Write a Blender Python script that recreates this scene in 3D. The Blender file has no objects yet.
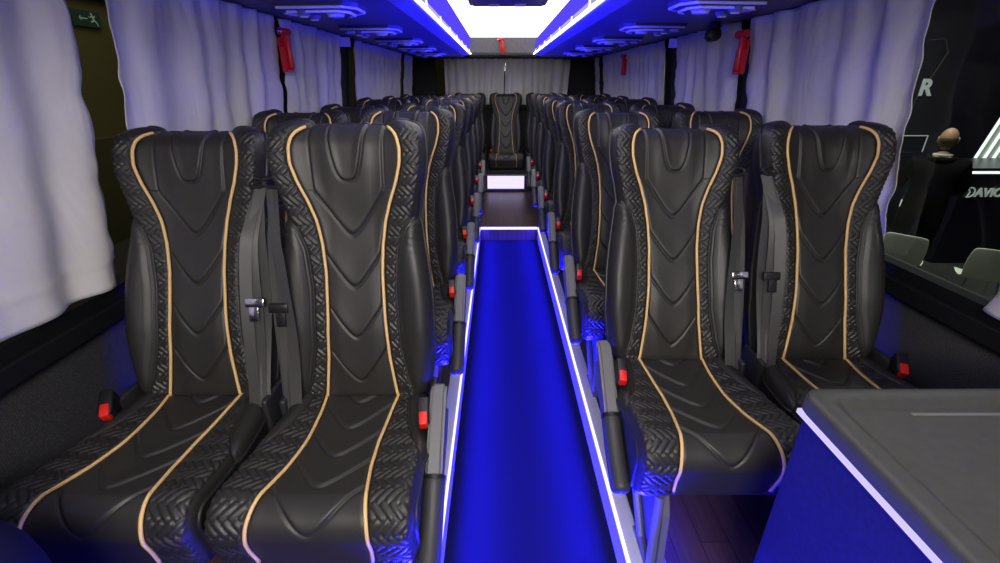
import bpy, bmesh, math, random
import numpy as np
from mathutils import Vector, Matrix, Euler

random.seed(7)
PI = math.pi
SC = bpy.context.scene
COL = SC.collection
R = math.radians

# ------------------------------------------------------------------ helpers
def link(o):
    COL.objects.link(o)
    return o

def tag(o, label=None, cat=None, group=None, kind=None):
    if label: o['label'] = label
    if cat: o['category'] = cat
    if group: o['group'] = group
    if kind: o['kind'] = kind
    return o

def empty(name, loc=(0, 0, 0), rot=(0, 0, 0), parent=None):
    o = bpy.data.objects.new(name, None)
    o.empty_display_size = .05
    o.location = loc
    o.rotation_euler = rot
    if parent: o.parent = parent
    return link(o)

def thing(name, label, cat, loc=(0, 0, 0), rot=(0, 0, 0), group=None):
    return tag(empty(name, loc, rot), label, cat, group)

def mesh_obj(name, verts, faces, mat, parent=None, smooth=True, loc=(0, 0, 0)):
    me = bpy.data.meshes.new(name)
    me.from_pydata([tuple(map(float, v)) for v in verts], [], [tuple(map(int, f)) for f in faces])
    if smooth:
        me.polygons.foreach_set('use_smooth', [True] * len(me.polygons))
    me.materials.append(mat)
    me.update()
    o = bpy.data.objects.new(name, me)
    o.location = loc
    if parent: o.parent = parent
    return link(o)

class MB:
    """collects shapes for ONE mesh"""
    def __init__(self):
        self.v = []; self.f = []
    def add(self, vs, fs):
        b = len(self.v)
        self.v += [tuple(map(float, p)) for p in vs]
        self.f += [tuple(int(b + i) for i in f) for f in fs]
        return self
    def box(self, lo, hi, bev=0.0, M=None, seg=2):
        bm = bmesh.new()
        bmesh.ops.create_cube(bm, size=1)
        for v in bm.verts:
            v.co = Vector([lo[i] + (v.co[i] + .5) * (hi[i] - lo[i]) for i in range(3)])
        if bev > 0:
            bmesh.ops.bevel(bm, geom=list(bm.edges), offset=bev, segments=seg, affect='EDGES', profile=.5)
        if M is not None: bm.transform(M)
        bm.verts.index_update()
        vs = [v.co[:] for v in bm.verts]; fs = [[v.index for v in f.verts] for f in bm.faces]
        bm.free()
        return self.add(vs, fs)
    def cyl(self, c0, c1, r0, r1=None, n=20, bev=0):
        r1 = r0 if r1 is None else r1
        c0 = Vector(c0); c1 = Vector(c1)
        ax = (c1 - c0); L = ax.length; ax.normalize()
        a = ax.orthogonal().normalized(); b = ax.cross(a)
        rings = [(0, r0), (L, r1)]
        if bev: rings = [(0, r0 - bev), (bev * .3, r0 - bev * .3), (bev, r0), (L - bev, r1), (L - bev * .3, r1 - bev * .3), (L, r1 - bev)]
        vs = []; fs = []
        for h, r in rings:
            for k in range(n):
                t = 2 * PI * k / n
                vs.append(c0 + ax * h + (a * math.cos(t) + b * math.sin(t)) * r)
        for i in range(len(rings) - 1):
            for k in range(n):
                k2 = (k + 1) % n
                fs.append((i * n + k, i * n + k2, (i + 1) * n + k2, (i + 1) * n + k))
        fs.append(tuple(range(n))[::-1]); m = (len(rings) - 1) * n
        fs.append(tuple(range(m, m + n)))
        return self.add(vs, fs)
    def tube(self, pts, r, n=8, close=False, caps=True):
        pts = [Vector(p) for p in pts]; N = len(pts)
        vs = []; fs = []; prev = None
        for i, p in enumerate(pts):
            if close: t = pts[(i + 1) % N] - pts[i - 1]
            else: t = pts[min(i + 1, N - 1)] - pts[max(i - 1, 0)]
            t.normalize()
            if prev is None: a = t.orthogonal().normalized()
            else:
                a = prev - t * prev.dot(t)
                a = a.normalized() if a.length > 1e-6 else t.orthogonal().normalized()
            prev = a; b = t.cross(a)
            rr = r[i] if hasattr(r, '__len__') else r
            for k in range(n):
                q = 2 * PI * k / n
                vs.append(p + (a * math.cos(q) + b * math.sin(q)) * rr)
        m = N if close else N - 1
        for i in range(m):
            j = (i + 1) % N
            for k in range(n):
                k2 = (k + 1) % n
                fs.append((i * n + k, i * n + k2, j * n + k2, j * n + k))
        if not close and caps:
            fs.append(tuple(range(n))[::-1]); fs.append(tuple(range((N - 1) * n, N * n)))
        return self.add(vs, fs)
    def prism(self, poly, axis, a, b):
        """poly of 2-D points swept along axis from a to b"""
        def P(q, t):
            if axis == 'y': return (q[0], t, q[1])
            if axis == 'x': return (t, q[0], q[1])
            return (q[0], q[1], t)
        n = len(poly)
        vs = [P(q, a) for q in poly] + [P(q, b) for q in poly]
        fs = [(i, (i + 1) % n, n + (i + 1) % n, n + i) for i in range(n)]
        fs += [tuple(range(n))[::-1], tuple(range(n, 2 * n))]
        return self.add(vs, fs)
    def ribbon(self, pts, width, wdir, th=.0015):
        """strap: centre points, width vectors"""
        pts = [Vector(p) for p in pts]; vs = []; fs = []
        for i, p in enumerate(pts):
            t = (pts[min(i + 1, len(pts) - 1)] - pts[max(i - 1, 0)]).normalized()
            w = Vector(wdir[i] if isinstance(wdir, list) else wdir).normalized() * width / 2
            nn = t.cross(w).normalized() * th
            vs += [p - w - nn, p + w - nn, p + w + nn, p - w + nn]
        for i in range(len(pts) - 1):
            for k in range(4):
                k2 = (k + 1) % 4
                fs.append((i * 4 + k, i * 4 + k2, i * 4 + 4 + k2, i * 4 + 4 + k))
        fs.append((0, 1, 2, 3)[::-1]); m = (len(pts) - 1) * 4; fs.append((m, m + 1, m + 2, m + 3))
        return self.add(vs, fs)
    def build(self, name, mat, parent=None, smooth=False, loc=(0, 0, 0)):
        o = mesh_obj(name, self.v, self.f, mat, parent, smooth, loc)
        bm = bmesh.new(); bm.from_mesh(o.data)
        bmesh.ops.recalc_face_normals(bm, faces=list(bm.faces))
        bm.to_mesh(o.data); bm.free()
        if smooth: o.data.set_sharp_from_angle(angle=R(40))
        return o

# ---------------------------------------------------------------- materials
MATS = {}
def mat(name, col, rough=.5, metal=0, spec=.5, noise=None, bump=None, emit=None, estr=0, sheen=0, coat=0):
    m = bpy.data.materials.new(name); m.use_nodes = True
    nt = m.node_tree; b = nt.nodes['Principled BSDF']
    b.inputs['Base Color'].default_value = (*col, 1)
    b.inputs['Roughness'].default_value = rough
    b.inputs['Metallic'].default_value = metal
    b.inputs['Specular IOR Level'].default_value = spec
    if sheen:
        b.inputs['Sheen Weight'].default_value = sheen
        b.inputs['Sheen Roughness'].default_value = .4
    if coat: b.inputs['Coat Weight'].default_value = coat
    if emit:
        b.inputs['Emission Color'].default_value = (*emit, 1)
        b.inputs['Emission Strength'].default_value = estr
    tc = nt.nodes.new('ShaderNodeTexCoord')
    if noise:
        sc, amt = noise
        n = nt.nodes.new('ShaderNodeTexNoise'); n.inputs['Scale'].default_value = sc; n.inputs['Detail'].default_value = 4
        nt.links.new(tc.outputs['Object'], n.inputs['Vector'])
        mx = nt.nodes.new('ShaderNodeMix'); mx.data_type = 'RGBA'; mx.blend_type = 'MULTIPLY'
        mx.inputs['Factor'].default_value = amt
        mx.inputs['A'].default_value = (*col, 1)
        nt.links.new(n.outputs['Fac'], mx.inputs['B'])
        nt.links.new(mx.outputs['Result'], b.inputs['Base Color'])
    if bump:
        sc, st, dist = bump
        n = nt.nodes.new('ShaderNodeTexNoise'); n.inputs['Scale'].default_value = sc; n.inputs['Detail'].default_value = 3
        nt.links.new(tc.outputs['Object'], n.inputs['Vector'])
        bp = nt.nodes.new('ShaderNodeBump'); bp.inputs['Strength'].default_value = st; bp.inputs['Distance'].default_value = dist
        nt.links.new(n.outputs['Fac'], bp.inputs['Height'])
        nt.links.new(bp.outputs['Normal'], b.inputs['Normal'])
    MATS[name] = m
    return m

def emit_mat(name, col, strength):
    m = bpy.data.materials.new(name); m.use_nodes = True
    nt = m.node_tree; nt.nodes.clear()
    e = nt.nodes.new('ShaderNodeEmission'); e.inputs['Color'].default_value = (*col, 1); e.inputs['Strength'].default_value = strength
    o = nt.nodes.new('ShaderNodeOutputMaterial'); nt.links.new(e.outputs[0], o.inputs[0])
    MATS[name] = m
    return m

M_leather = mat('black_leather', (.023, .0215, .020), .48, spec=.5, bump=(420, .12, .002))
M_quilt = mat('quilted_leather', (.020, .019, .018), .46, spec=.5, bump=(420, .12, .002))
M_shell = mat('seat_shell', (.012, .012, .013), .5, bump=(300, .1, .002))
M_gold = mat('gold_piping', (.76, .50, .21), .45, spec=.4)
M_frame = mat('frame_black', (.02, .02, .022), .45)
M_frameg = mat('frame_grey', (.12, .12, .15), .45, metal=.0)
M_armgrey = mat('arm_grey_plastic', (.135, .135, .142), .45, bump=(500, .08, .001))
M_armblack = mat('arm_black_grip', (.035, .035, .038), .5, bump=(400, .1, .002))
M_red = mat('red_button', (.75, .02, .012), .35)
M_redplastic = mat('red_plastic', (.62, .012, .02), .35)
M_belt = mat('belt_webbing', (.05, .049, .048), .5, spec=.5, sheen=.3)
M_black = mat('black_plastic', (.01, .01, .011), .4)
M_chrome = mat('chrome', (.7, .7, .7), .2, metal=1)
M_gasket = mat('window_gasket', (.006, .006, .007), .6, spec=.2)
M_pillar = mat('pillar_black', (.011, .011, .012), .75)
M_alu = mat('aluminium_trim', (.5, .5, .55), .5, metal=.0)
M_track = mat('track_dark', (.02, .02, .024), .5)
M_rack = mat('rack_underside', (.06, .06, .075), .5)
M_nose = mat('rack_nose', (.22, .22, .23), .4)
M_service = mat('service_panel', (.85, .85, .9), .35)
M_serviced = mat('service_dark', (.16, .16, .2), .4)
M_lens = mat('lamp_lens', (.72, .72, .78), .25)
M_white = mat('hatch_rim', (.05, .012, .008), .6, spec=.1)
M_hatch = mat('hatch_grey', (.045, .03, .02), .6, spec=.1)
M_felt = mat('grey_felt', (.23, .22, .235), .9, noise=(120, .7), bump=(300, .3, .003))
M_console = mat('console_plastic', (.062, .062, .058), .5, noise=(60, .35), bump=(500, .15, .001))
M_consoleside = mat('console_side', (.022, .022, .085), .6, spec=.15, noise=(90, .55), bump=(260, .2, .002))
M_navy = mat('navy_fabric', (.010, .010, .06), .9, spec=.1, noise=(200, .4))
M_carpet = mat('aisle_carpet', (.012, .012, .02), .95, spec=0, noise=(250, .5), bump=(500, .3, .003))
M_hallfloor = mat('hall_floor', (.05, .05, .048), .6, noise=(2, .3))
M_olive = mat('hall_olive', (.10, .083, .022), .9, noise=(.8, .25))
M_olivedark = mat('hall_olive_dark', (.055, .045, .012), .9)
M_booth = mat('booth_navy', (.012, .010, .022), .6)
M_counter = mat('counter_navy', (.008, .007, .02), .35)
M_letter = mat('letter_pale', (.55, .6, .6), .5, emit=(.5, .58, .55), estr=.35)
M_chair = mat('white_chair', (.85, .92, .75), .5)
M_skin = mat('skin', (.42, .25, .15), .55)
M_suit = mat('suit_black', (.003, .003, .0035), .9, spec=.1)
M_hair = mat('hair_grey', (.15, .115, .075), .7)
M_shirt = mat('shirt_white', (.6, .6, .55), .7)
M_palegreen = mat('lightbox_back', (.30, .37, .32), .6, emit=(.28, .36, .30), estr=.25)
M_sign = mat('sign_green', (.012, .03, .02), .4, emit=(.01, .03, .02), estr=.3)
M_signw = mat('sign_white', (.3, .34, .3), .5, emit=(.3, .36, .3), estr=.25)
M_sticker = mat('blue_sticker', (.04, .04, .7), .4, emit=(.08, .07, .6), estr=.35)  # blue glow added to deepen the colour; the tag is no lamp

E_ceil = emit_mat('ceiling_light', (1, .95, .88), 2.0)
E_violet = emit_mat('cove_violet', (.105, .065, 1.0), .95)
E_strip = emit_mat('ceiling_strip', (1, .98, 1), 6)
E_floorled = emit_mat('floor_led', (.42, .38, 1.0), 3.2)
E_consoleled = emit_mat('console_led', (.62, .55, 1.0), 1.1)
E_steplamp = emit_mat('step_lamp', (.62, .56, 1.0), 1.5)
E_hall = emit_mat('hall_tube', (.9, 1, .95), 1.6)
E_hall2 = emit_mat('hall_edge', (.8, .95, .9), .8)

# curtains: satin with fine weave and a slight cool tint
def curtain_mat():
    m = mat('curtain_satin', (.62, .61, .56), .5, spec=.6, sheen=.25)
    nt = m.node_tree; b = nt.nodes['Principled BSDF']
    tc = nt.nodes['Texture Coordinate'] if 'Texture Coordinate' in nt.nodes else nt.nodes.new('ShaderNodeTexCoord')
    mp = nt.nodes.new('ShaderNodeMapping'); mp.inputs['Scale'].default_value = (3, 4.5, 1.6)
    n = nt.nodes.new('ShaderNodeTexNoise'); n.inputs['Scale'].default_value = 2.2; n.inputs['Detail'].default_value = 2; n.inputs['Distortion'].default_value = .8
    nt.links.new(tc.outputs['Object'], mp.inputs['Vector']); nt.links.new(mp.outputs['Vector'], n.inputs['Vector'])
    bp = nt.nodes.new('ShaderNodeBump'); bp.inputs['Strength'].default_value = .3; bp.inputs['Distance'].default_value = .03
    nt.links.new(n.outputs['Fac'], bp.inputs['Height']); nt.links.new(bp.outputs['Normal'], b.inputs['Normal'])
    return m
M_curtain = curtain_mat()

def glass_mat():
    m = bpy.data.materials.new('tinted_glass'); m.use_nodes = True
    nt = m.node_tree; nt.nodes.clear()
    t = nt.nodes.new('ShaderNodeBsdfTransparent'); t.inputs['Color'].default_value = (.72, .74, .72, 1)
    g = nt.nodes.new('ShaderNodeBsdfGlossy'); g.inputs['Roughness'].default_value = .05; g.inputs['Color'].default_value = (.9, .9, .95, 1)
    f = nt.nodes.new('ShaderNodeFresnel'); f.inputs['IOR'].default_value = 1.2
    mx = nt.nodes.new('ShaderNodeMixShader'); o = nt.nodes.new('ShaderNodeOutputMaterial')
    nt.links.new(f.outputs[0], mx.inputs[0]); nt.links.new(t.outputs[0], mx.inputs[1]); nt.links.new(g.outputs[0], mx.inputs[2]); nt.links.new(mx.outputs[0], o.inputs[0])
    return m
M_glass = glass_mat()

def wood_mat():
    m = mat('wood_floor', (.06, .03, .025), .4)
    nt = m.node_tree; b = nt.nodes['Principled BSDF']; L = nt.links
    tc = nt.nodes['Texture Coordinate']
    mp = nt.nodes.new('ShaderNodeMapping'); mp.inputs['Rotation'].default_value = (0, 0, PI / 2)
    L.new(tc.outputs['Object'], mp.inputs['Vector'])
    br = nt.nodes.new('ShaderNodeTexBrick'); br.offset = .37
    br.inputs['Scale'].default_value = 1; br.inputs['Brick Width'].default_value = .9; br.inputs['Row Height'].default_value = .085
    br.inputs['Mortar Size'].default_value = .0018
    br.inputs['Color1'].default_value = (.085, .045, .04, 1); br.inputs['Color2'].default_value = (.045, .024, .022, 1); br.inputs['Mortar'].default_value = (.012, .007, .007, 1)
    L.new(mp.outputs['Vector'], br.inputs['Vector'])
    m2 = nt.nodes.new('ShaderNodeMapping'); m2.inputs['Scale'].default_value = (60, 3, 1)
    L.new(tc.outputs['Object'], m2.inputs['Vector'])
    n = nt.nodes.new('ShaderNodeTexNoise'); n.inputs['Scale'].default_value = 1.5; n.inputs['Detail'].default_value = 6
    L.new(m2.outputs['Vector'], n.inputs['Vector'])
    mx = nt.nodes.new('ShaderNodeMix'); mx.data_type = 'RGBA'; mx.blend_type = 'OVERLAY'; mx.inputs['Factor'].default_value = .7
    L.new(br.outputs['Color'], mx.inputs['A']); L.new(n.outputs['Fac'], mx.inputs['B']); L.new(mx.outputs['Result'], b.inputs['Base Color'])
    return m
M_wood = wood_mat()

def panel_mat():
    m = mat('wall_dotted', (.030, .030, .034), .9)
    nt = m.node_tree; b = nt.nodes['Principled BSDF']; L = nt.links
    tc = nt.nodes['Texture Coordinate']
    v = nt.nodes.new('ShaderNodeTexVoronoi'); v.inputs['Scale'].default_value = 170; v.inputs['Randomness'].default_value = .25
    L.new(tc.outputs['Object'], v.inputs['Vector'])
    cr = nt.nodes.new('ShaderNodeValToRGB'); cr.color_ramp.elements[0].position = .15; cr.color_ramp.elements[0].color = (.06, .06, .066, 1)
    cr.color_ramp.elements[1].position = .5; cr.color_ramp.elements[1].color = (.018, .018, .021, 1)
    L.new(v.outputs['Distance'], cr.inputs['Fac']); L.new(cr.outputs['Color'], b.inputs['Base Color'])
    return m
M_panel = panel_mat()

# --------------------------------------------------------------- dimensions
CZ = 1.24                      # eye height over the seat platform
XL, XR = -1.18, 1.36           # inner faces of the side walls at sill height
AL, AR = -.172, .366           # edges of the sunken aisle
AZ = -.12                      # aisle floor
YEND = 4.03                    # rear end of the sunken aisle
YF, YB = -1.2, 6.5             # front / rear limit of the cabin
RZ = CZ + .285                 # rack underside
CEIL = CZ + .475
def wx(side, z):               # inner wall surface, walls lean in towards the roof
    t = .11 * (z - .62) if z > .62 else 0
    return XL + t if side < 0 else XR - t

# ------------------------------------------------------------------- camera
cam = bpy.data.cameras.new('camera'); co = link(bpy.data.objects.new('camera', cam))
cam.sensor_width = 36; cam.lens = 450 / 1000 * 36; cam.clip_start = .02
co.location = (0, 0, CZ); co.rotation_euler = (R(90 - 23.9), 0, -R(.19))
SC.camera = co

# ----------------------------------------------------------------- room shell
def struct(name, mb, m, smooth=False, **k):
    o = mb.build(name, m, None, smooth); o['kind'] = 'structure'
    return o
struct('floor', MB().box((AL - .0, YF, AZ - .05), (AR + .0, YEND, AZ)), M_carpet)
struct('floor_platform_left', MB().box((XL, YF, -.3), (AL - .085, YB, 0)), M_wood)
struct('floor_platform_right', MB().box((AR + .085, YF, -.3), (XR, YB, 0)), M_wood)
struct('floor_rear', MB().box((AL - .085, YEND, -.3), (AR + .085, YB, 0)), M_wood)
# metal edge trim and seat rail beside the sunken aisle
n = 1
for sx, e in ((-1, AL), (1, AR)):
    a, b_ = sorted((e, e + sx * .052))
    struct('trim_%d' % n, MB().box((a, YF, -.14), (b_, YEND, .004), .003), M_alu); n += 1
    a, b_ = sorted((e + sx * .053, e + sx * .085))
    mb = MB().box((a, YF, -.1), (b_, YEND, -.006)); mb.box((a, YF, -.1), (a + .004, YEND, .004)); mb.box((b_ - .004, YF, -.1), (b_, YEND, .004))
    struct('trim_%d' % n, mb, M_track); n += 1

def side_wall(side, name, pillars):
    mb = MB()
    x = wx(side, 0); o = x + side * .06
    zs, zt = .63, CEIL + .05
    # lower panel, header, pillars
    mb.box((min(x, o), YF, -.3), (max(x, o), YB, zs))
    mb.build(name, M_panel)['kind'] = 'structure'
    def slab(y0, y1, z0, z1, m2, inset=0.0):
        xa, xb = wx(side, z0) - side * inset, wx(side, z1) - side * inset
        m2.add([(xa, y0, z0), (xa, y1, z0), (xb, y1, z1), (xb, y0, z1), (xa + side * .06, y0, z0), (xa + side * .06, y1, z0), (xb + side * .06, y1, z1), (xb + side * .06, y0, z1)],
               [(0, 1, 2, 3), (4, 7, 6, 5), (0, 4, 5, 1), (1, 5, 6, 2), (2, 6, 7, 3), (3, 7, 4, 0)])
    h = MB(); slab(YF, YB, RZ - .02, zt, h)
    for y0, y1 in pillars: slab(y0, y1, zs - .005, RZ, h)
    h.build(name + '_pillars', M_pillar)['kind'] = 'structure'
    return slab
PL = [(-1.2, -1.1), (2.44, 2.54), (3.40, 3.60), (4.95, 5.05), (6.2, 6.5)]
PR = [(-1.2, -1.1), (2.50, 2.60), (3.47, 3.75), (4.65, 4.77), (6.0, 6.14), (6.4, 6.5)]
slabL = side_wall(-1, 'wall_left', PL)
slabR = side_wall(1, 'wall_right', PR)
wn = 1
for side, P, slab in ((-1, PL, slabL), (1, PR, slabR)):
    for (a0, a1), (b0, b1) in zip(P[:-1], P[1:]):
        y0, y1 = a1, b0
        zs, zt = .63, RZ - .02
        root = empty('window_%d' % wn, (0, 0, 0)); root['kind'] = 'structure'; wn += 1
        g = MB()
        def bar(ya, yb, za, zb, off=.018):
            slab(ya, yb, za, zb, g, off)
        bar(y0 - .005, y1 + .005, zs, zs + .05, .025); bar(y0, y1, zt - .03, zt)
        bar(y0, y0 + .022, zs, zt); bar(y1 - .022, y1, zs, zt)
        # stepped gasket ledge
        x = wx(side, zs)
        xa, xb = sorted((x + side * .01, x - side * .045))
        g.box((xa, y0 - .005, zs - .045), (xb, y1 + .005, zs + .012), .006)
        g.build('window_frame', M_gasket, root)
        xa, xb = wx(side, zs) + side * .02, wx(side, zt) + side * .02
        mesh_obj('window_pane', [(xa, y0, zs), (xa, y1, zs), (xb, y1, zt), (xb, y0, zt)], [(0, 1, 2, 3)], M_glass, root, False)

# rear wall with a window behind the curtains
zr0, zr1 = .9, RZ - .01
rw = MB()
rw.box((XL - .06, YB, -.3), (XR + .06, YB + .06, zr0)); rw.box((XL - .06, YB, zr1), (XR + .06, YB + .06, CEIL + .1))
rw.box((XL - .06, YB, zr0), (-.83, YB + .06, zr1)); rw.box((.93, YB, zr0), (XR + .06, YB + .06, zr1))
struct('wall_rear', rw, M_pillar)
root = empty('window_%d' % wn); root['kind'] = 'structure'
mesh_obj('window_pane', [(-.83, YB + .03, zr0), (.93, YB + .03, zr0), (.93, YB + .03, zr1), (-.83, YB + .03, zr1)], [(0, 1, 2, 3)], M_glass, root, False)
MB().box((-.80, YB - .012, zr0 - .02), (.90, YB - .001, zr0 + .03)).build('window_frame', M_gasket, root)
# bulkhead closing the ceiling channel
struct('trim_5', MB().box((-.36, 5.92, CZ + .315), (.48, 6.5, CEIL + .03)), M_felt)
struct('trim_6', MB().box((-.36, 5.915, CZ + .29), (.48, 6.5, CZ + .317), .004), M_black)
# rear bench riser
rb = MB().box((XL, 5.57, 0), (XR, YB, .25), .006)
struct('floor_rear_riser', rb, M_panel)

# ceiling
CXL, CXR = -.325, .455
struct('ceiling', MB().box((XL - .1, YF, CEIL + .02), (XR + .1, YB, CEIL + .06)), M_black)
cp = thing('ceiling_light_panel', 'long glowing white ceiling panel between the two luggage racks', 'ceiling light', (0, 0, 0))
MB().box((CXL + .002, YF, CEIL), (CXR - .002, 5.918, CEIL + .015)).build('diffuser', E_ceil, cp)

# luggage racks: extruded profile with rounded nose, violet cove panel, LED strip
for side, xi, xo, nm in ((-1, -.335, -1.06, 'exit sign'), (1, .425, 1.24, 'console')):
    rk = thing('luggage_rack', 'overhead luggage rack with blue-lit underside along the %s side of the bus' % nm, 'luggage rack', (0, 0, 0))
    pts = []
    for k in range(9):                      # rounded nose
        t = PI * .5 * k / 8
        pts.append((xi + side * (.055 - .055 * math.cos(t)), RZ + .014 - .014 * math.sin(t)))
    nose = pts[:]
    poly = nose + [(xi + side * .085, RZ - .0), (xi + side * .085, RZ + .06), (xi, RZ + .06)]
    MB().prism(poly, 'y', YF, 5.93).build('rack_nose', M_nose, rk, True)
    x0, x1 = sorted((xi + side * .086, xo))
    MB().box((x0, YF, RZ), (x1, 6.49, RZ + .055)).build('rack_floor', M_rack, rk)
    cx = CXL if side < 0 else CXR
    x0 = cx; x1 = cx + side * .03
    xs = xi + side * .003
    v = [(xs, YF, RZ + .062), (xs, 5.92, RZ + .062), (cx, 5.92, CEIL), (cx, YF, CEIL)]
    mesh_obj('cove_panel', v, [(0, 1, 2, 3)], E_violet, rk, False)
    ls = thing('ceiling_light_strip', 'white light strip along the inner edge of the %s-side luggage rack' % nm, 'light strip', (0, 0, 0))
    a = xi - side * .004
    mb = MB().box((min(a - side * .012, a + side * .003), YF, RZ + .015), (max(a - side * .012, a + side * .003), 5.91, RZ + .025), .003)
    mb.build('light_tube', E_strip, ls)
    cl = MB()
    y = .2
    while y < 5.9:
        cl.box((min(a - side * .006, a + side * .003), y, RZ + .0255), (max(a - side * .006, a + side * .003), y + .012, RZ + .058)); y += .55
    cl.build('clip', M_service, ls)

# roof hatch
rh = thing('roof_hatch', 'dark framed escape hatch set in the glowing white ceiling panel', 'roof hatch', (0, 0, 0))
MB().box((-.185, 2.55, CEIL - .028), (.305, 3.36, CEIL - .001), .012, seg=3).build('hatch_frame', M_white, rh, True)
MB().box((-.155, 2.6, CEIL - .034), (.275, 3.31, CEIL - .027), .01).build('hatch_cover', M_hatch, rh, True)
for x in (-.06, .10): MB().box((x, 3.2, CEIL - .05), (x + .07, 3.225, CEIL - .034), .004).build('hatch_handle', M_armgrey, rh)

# ------------------------------------------------------- overhead service panels
def service_panel(name_label, x, y, side, first):
    t = thing('service_panel', name_label, 'service panel', (x, y, RZ), group=None)
    # s: direction to the aisle
    s = -side
    def trap(z0, z1, k, name, m):
        w, l = .17 * k, .12 * k
        poly = [(s * w, -l * .55), (s * w * .72, -l), (-s * w * .95, -l * .8), (-s * w, l * .8), (s * w * .72, l), (s * w, l * .55)]
        if s < 0: poly = poly[::-1]
        n = len(poly)
        vs = [(p[0], p[1], z0) for p in poly] + [(p[0] * .93, p[1] * .9, z1) for p in poly]
        fs = [(i, (i + 1) % n, n + (i + 1) % n, n + i) for i in range(n)] + [tuple(range(n, 2 * n)), tuple(range(n))[::-1]]
        return MB().add(vs, fs).build(name, m, t)
    trap(.001, -.018, 1.0, 'base_plate', M_rack)
    w, l = .17, .12
    for kk, zz in ((1.0, -.018), (.78, -.030)):
        op = [(-s * w * .95 * .93, -l * .8 * .9), (s * w * .72 * .93, -l * .9), (s * w * .93, -l * .55 * .9), (s * w * .93, l * .55 * .9), (s * w * .72 * .93, l * .9)]
        MB().tube([(p[0] * kk, p[1] * kk, zz) for p in op], .0055, 6).build('rim', M_service, t, True)
    trap(-.017, -.030, .78, 'front_plate', M_rack)
    MB().cyl((s * .055, -.0, -.028), (s * .055, 0, -.042), .038, .030, 24).build('reading_lamp', M_lens, t, True)
    for yy in (-.055, .055):
        o = MB().cyl((-s * .055, yy, -.026), (-s * .055, yy, -.044), .03, .022, 20).build('air_nozzle', M_serviced, t, True)
        MB().box((-s * .055 - .016, yy - .003, -.049), (-s * .055 + .016, yy + .003, -.043), .001).build('nozzle_tab', M_lens, o)
    MB().box((-s * .125 - .02, -.03, -.034), (-s * .125 + .02, (.03), -.029), .002).build('call_button', M_lens, t)
ORD = ['first', 'second', 'third', 'fourth', 'fifth', 'sixth']
for k in range(5):
    service_panel('pale service panel with reading lamp on exit-sign-side rack, %s from the front' % ORD[k], -.72, 2.13 + .79 * k, -1, k == 0)
    service_panel('pale service panel with reading lamp on console-side rack, %s from the front' % ORD[k], .84, 2.02 + .79 * k, 1, k == 0)

# -------------------------------------------------------------------- LED strips
ls = thing('aisle_light_strip', 'blue-white LED strip edging the sunken aisle on the console side', 'light strip')
MB().box((AR - .003, YF, -.012), (AR + .004, YEND, .0065), .001).build('led_tube', E_floorled, ls)
ls = thing('aisle_light_strip', 'blue-white LED strip edging the sunken aisle on the exit-sign side', 'light strip')
MB().box((AL - .004, YF, -.012), (AL + .003, YEND, .0065), .001).build('led_tube', E_floorled, ls)
ls = thing('aisle_light_strip', 'short LED strip across the step at the rear end of the blue aisle', 'light strip')
MB().box((AL + .008, YEND - .007, -.014), (AR - .008, YEND + .012, .005), .001).build('led_tube', E_floorled, ls)

# step lamp in the rear bench
sl = thing('step_light', 'glowing white lamp panel set in the step under the rear middle seat', 'light', (0, 0, 0))
MB().box((-.135, 5.555, .035), (.315, 5.568, .19), .002).build('lamp_panel', E_steplamp, sl)
MB().box((-.165, 5.553, .015), (.345, 5.567, .034), .002).box((-.165, 5.553, .191), (.345, 5.567, .21), .002).build('lamp_frame', M_frameg, sl)

# ---------------------------------------------------------------------- seats
L = .790                                # back length
def table(xs, ys, smooth=9):
    g = np.linspace(0, 1, 601)
    y = np.interp(g, xs, ys)
    k = np.hanning(2 * smooth * 3 + 1); k /= k.sum(); h = len(k) // 2
    yp = np.concatenate([2 * y[0] - y[1:h + 1][::-1], y, 2 * y[-1] - y[-h - 1:-1][::-1]])
    ys2 = np.convolve(yp, k, 'valid')
    return lambda q: np.interp(q, g, ys2)
W_ = table([0, .05, .12, .25, .4, .52, .62, .69, .76, .84, .9, .95, .985, 1], [.165, .182, .194, .205, .203, .194, .182, .176, .186, .202, .207, .202, .186, .155], 4)
P_ = table([0, .08, .2, .35, .5, .6, .68, .75, .81, .87, .915, .95, .975, 1], [.108, .098, .086, .079, .077, .082, .092, .109, .128, .141, .142, .134, .118, .090], 4)
BI = table([0, .05, .12, .25, .45, .58, .66, .7, 1], [.165, .155, .136, .119, .113, .120, .140, .172, .175], 5)   # inner edge of smooth side pad
BOL = table([0, .1, .3, .5, .62, .7, .78, .86, .93, 1], [.02, .034, .044, .036, .026, .024, .036, .046, .042, .024], 10)
CEN = table([0, .15, .3, .5, .68, .8, .88, .95, 1], [.004, .022, .028, .012, .0, .012, .02, .018, .006], 14)

def sstep(a, b, x):
    t = np.clip((x - a) / (b - a), 0, 1); return t * t * (3 - 2 * t)

def herring(a, b):
    """quilted herringbone height in [0,1]; a, b in bar widths"""
    n = 3
    i = np.floor(a); j = np.floor(b); fa = a - i; fb = b - j
    b = b * 1.0; k = np.mod(i - j, 2 * n)
    hor = k < n
    al = np.where(hor, k + fa, (2 * n - 1 - k) + fb); ac = np.where(hor, fb, fa)
    e = np.minimum(al, n - al)
    c = 1 - (2 * ac - 1) ** 2
    return np.sqrt(np.clip(c, 0, 1)) * np.sqrt(np.clip(1 - np.clip(1 - e / .5, 0, 1) ** 2, 0, 1))

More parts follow.
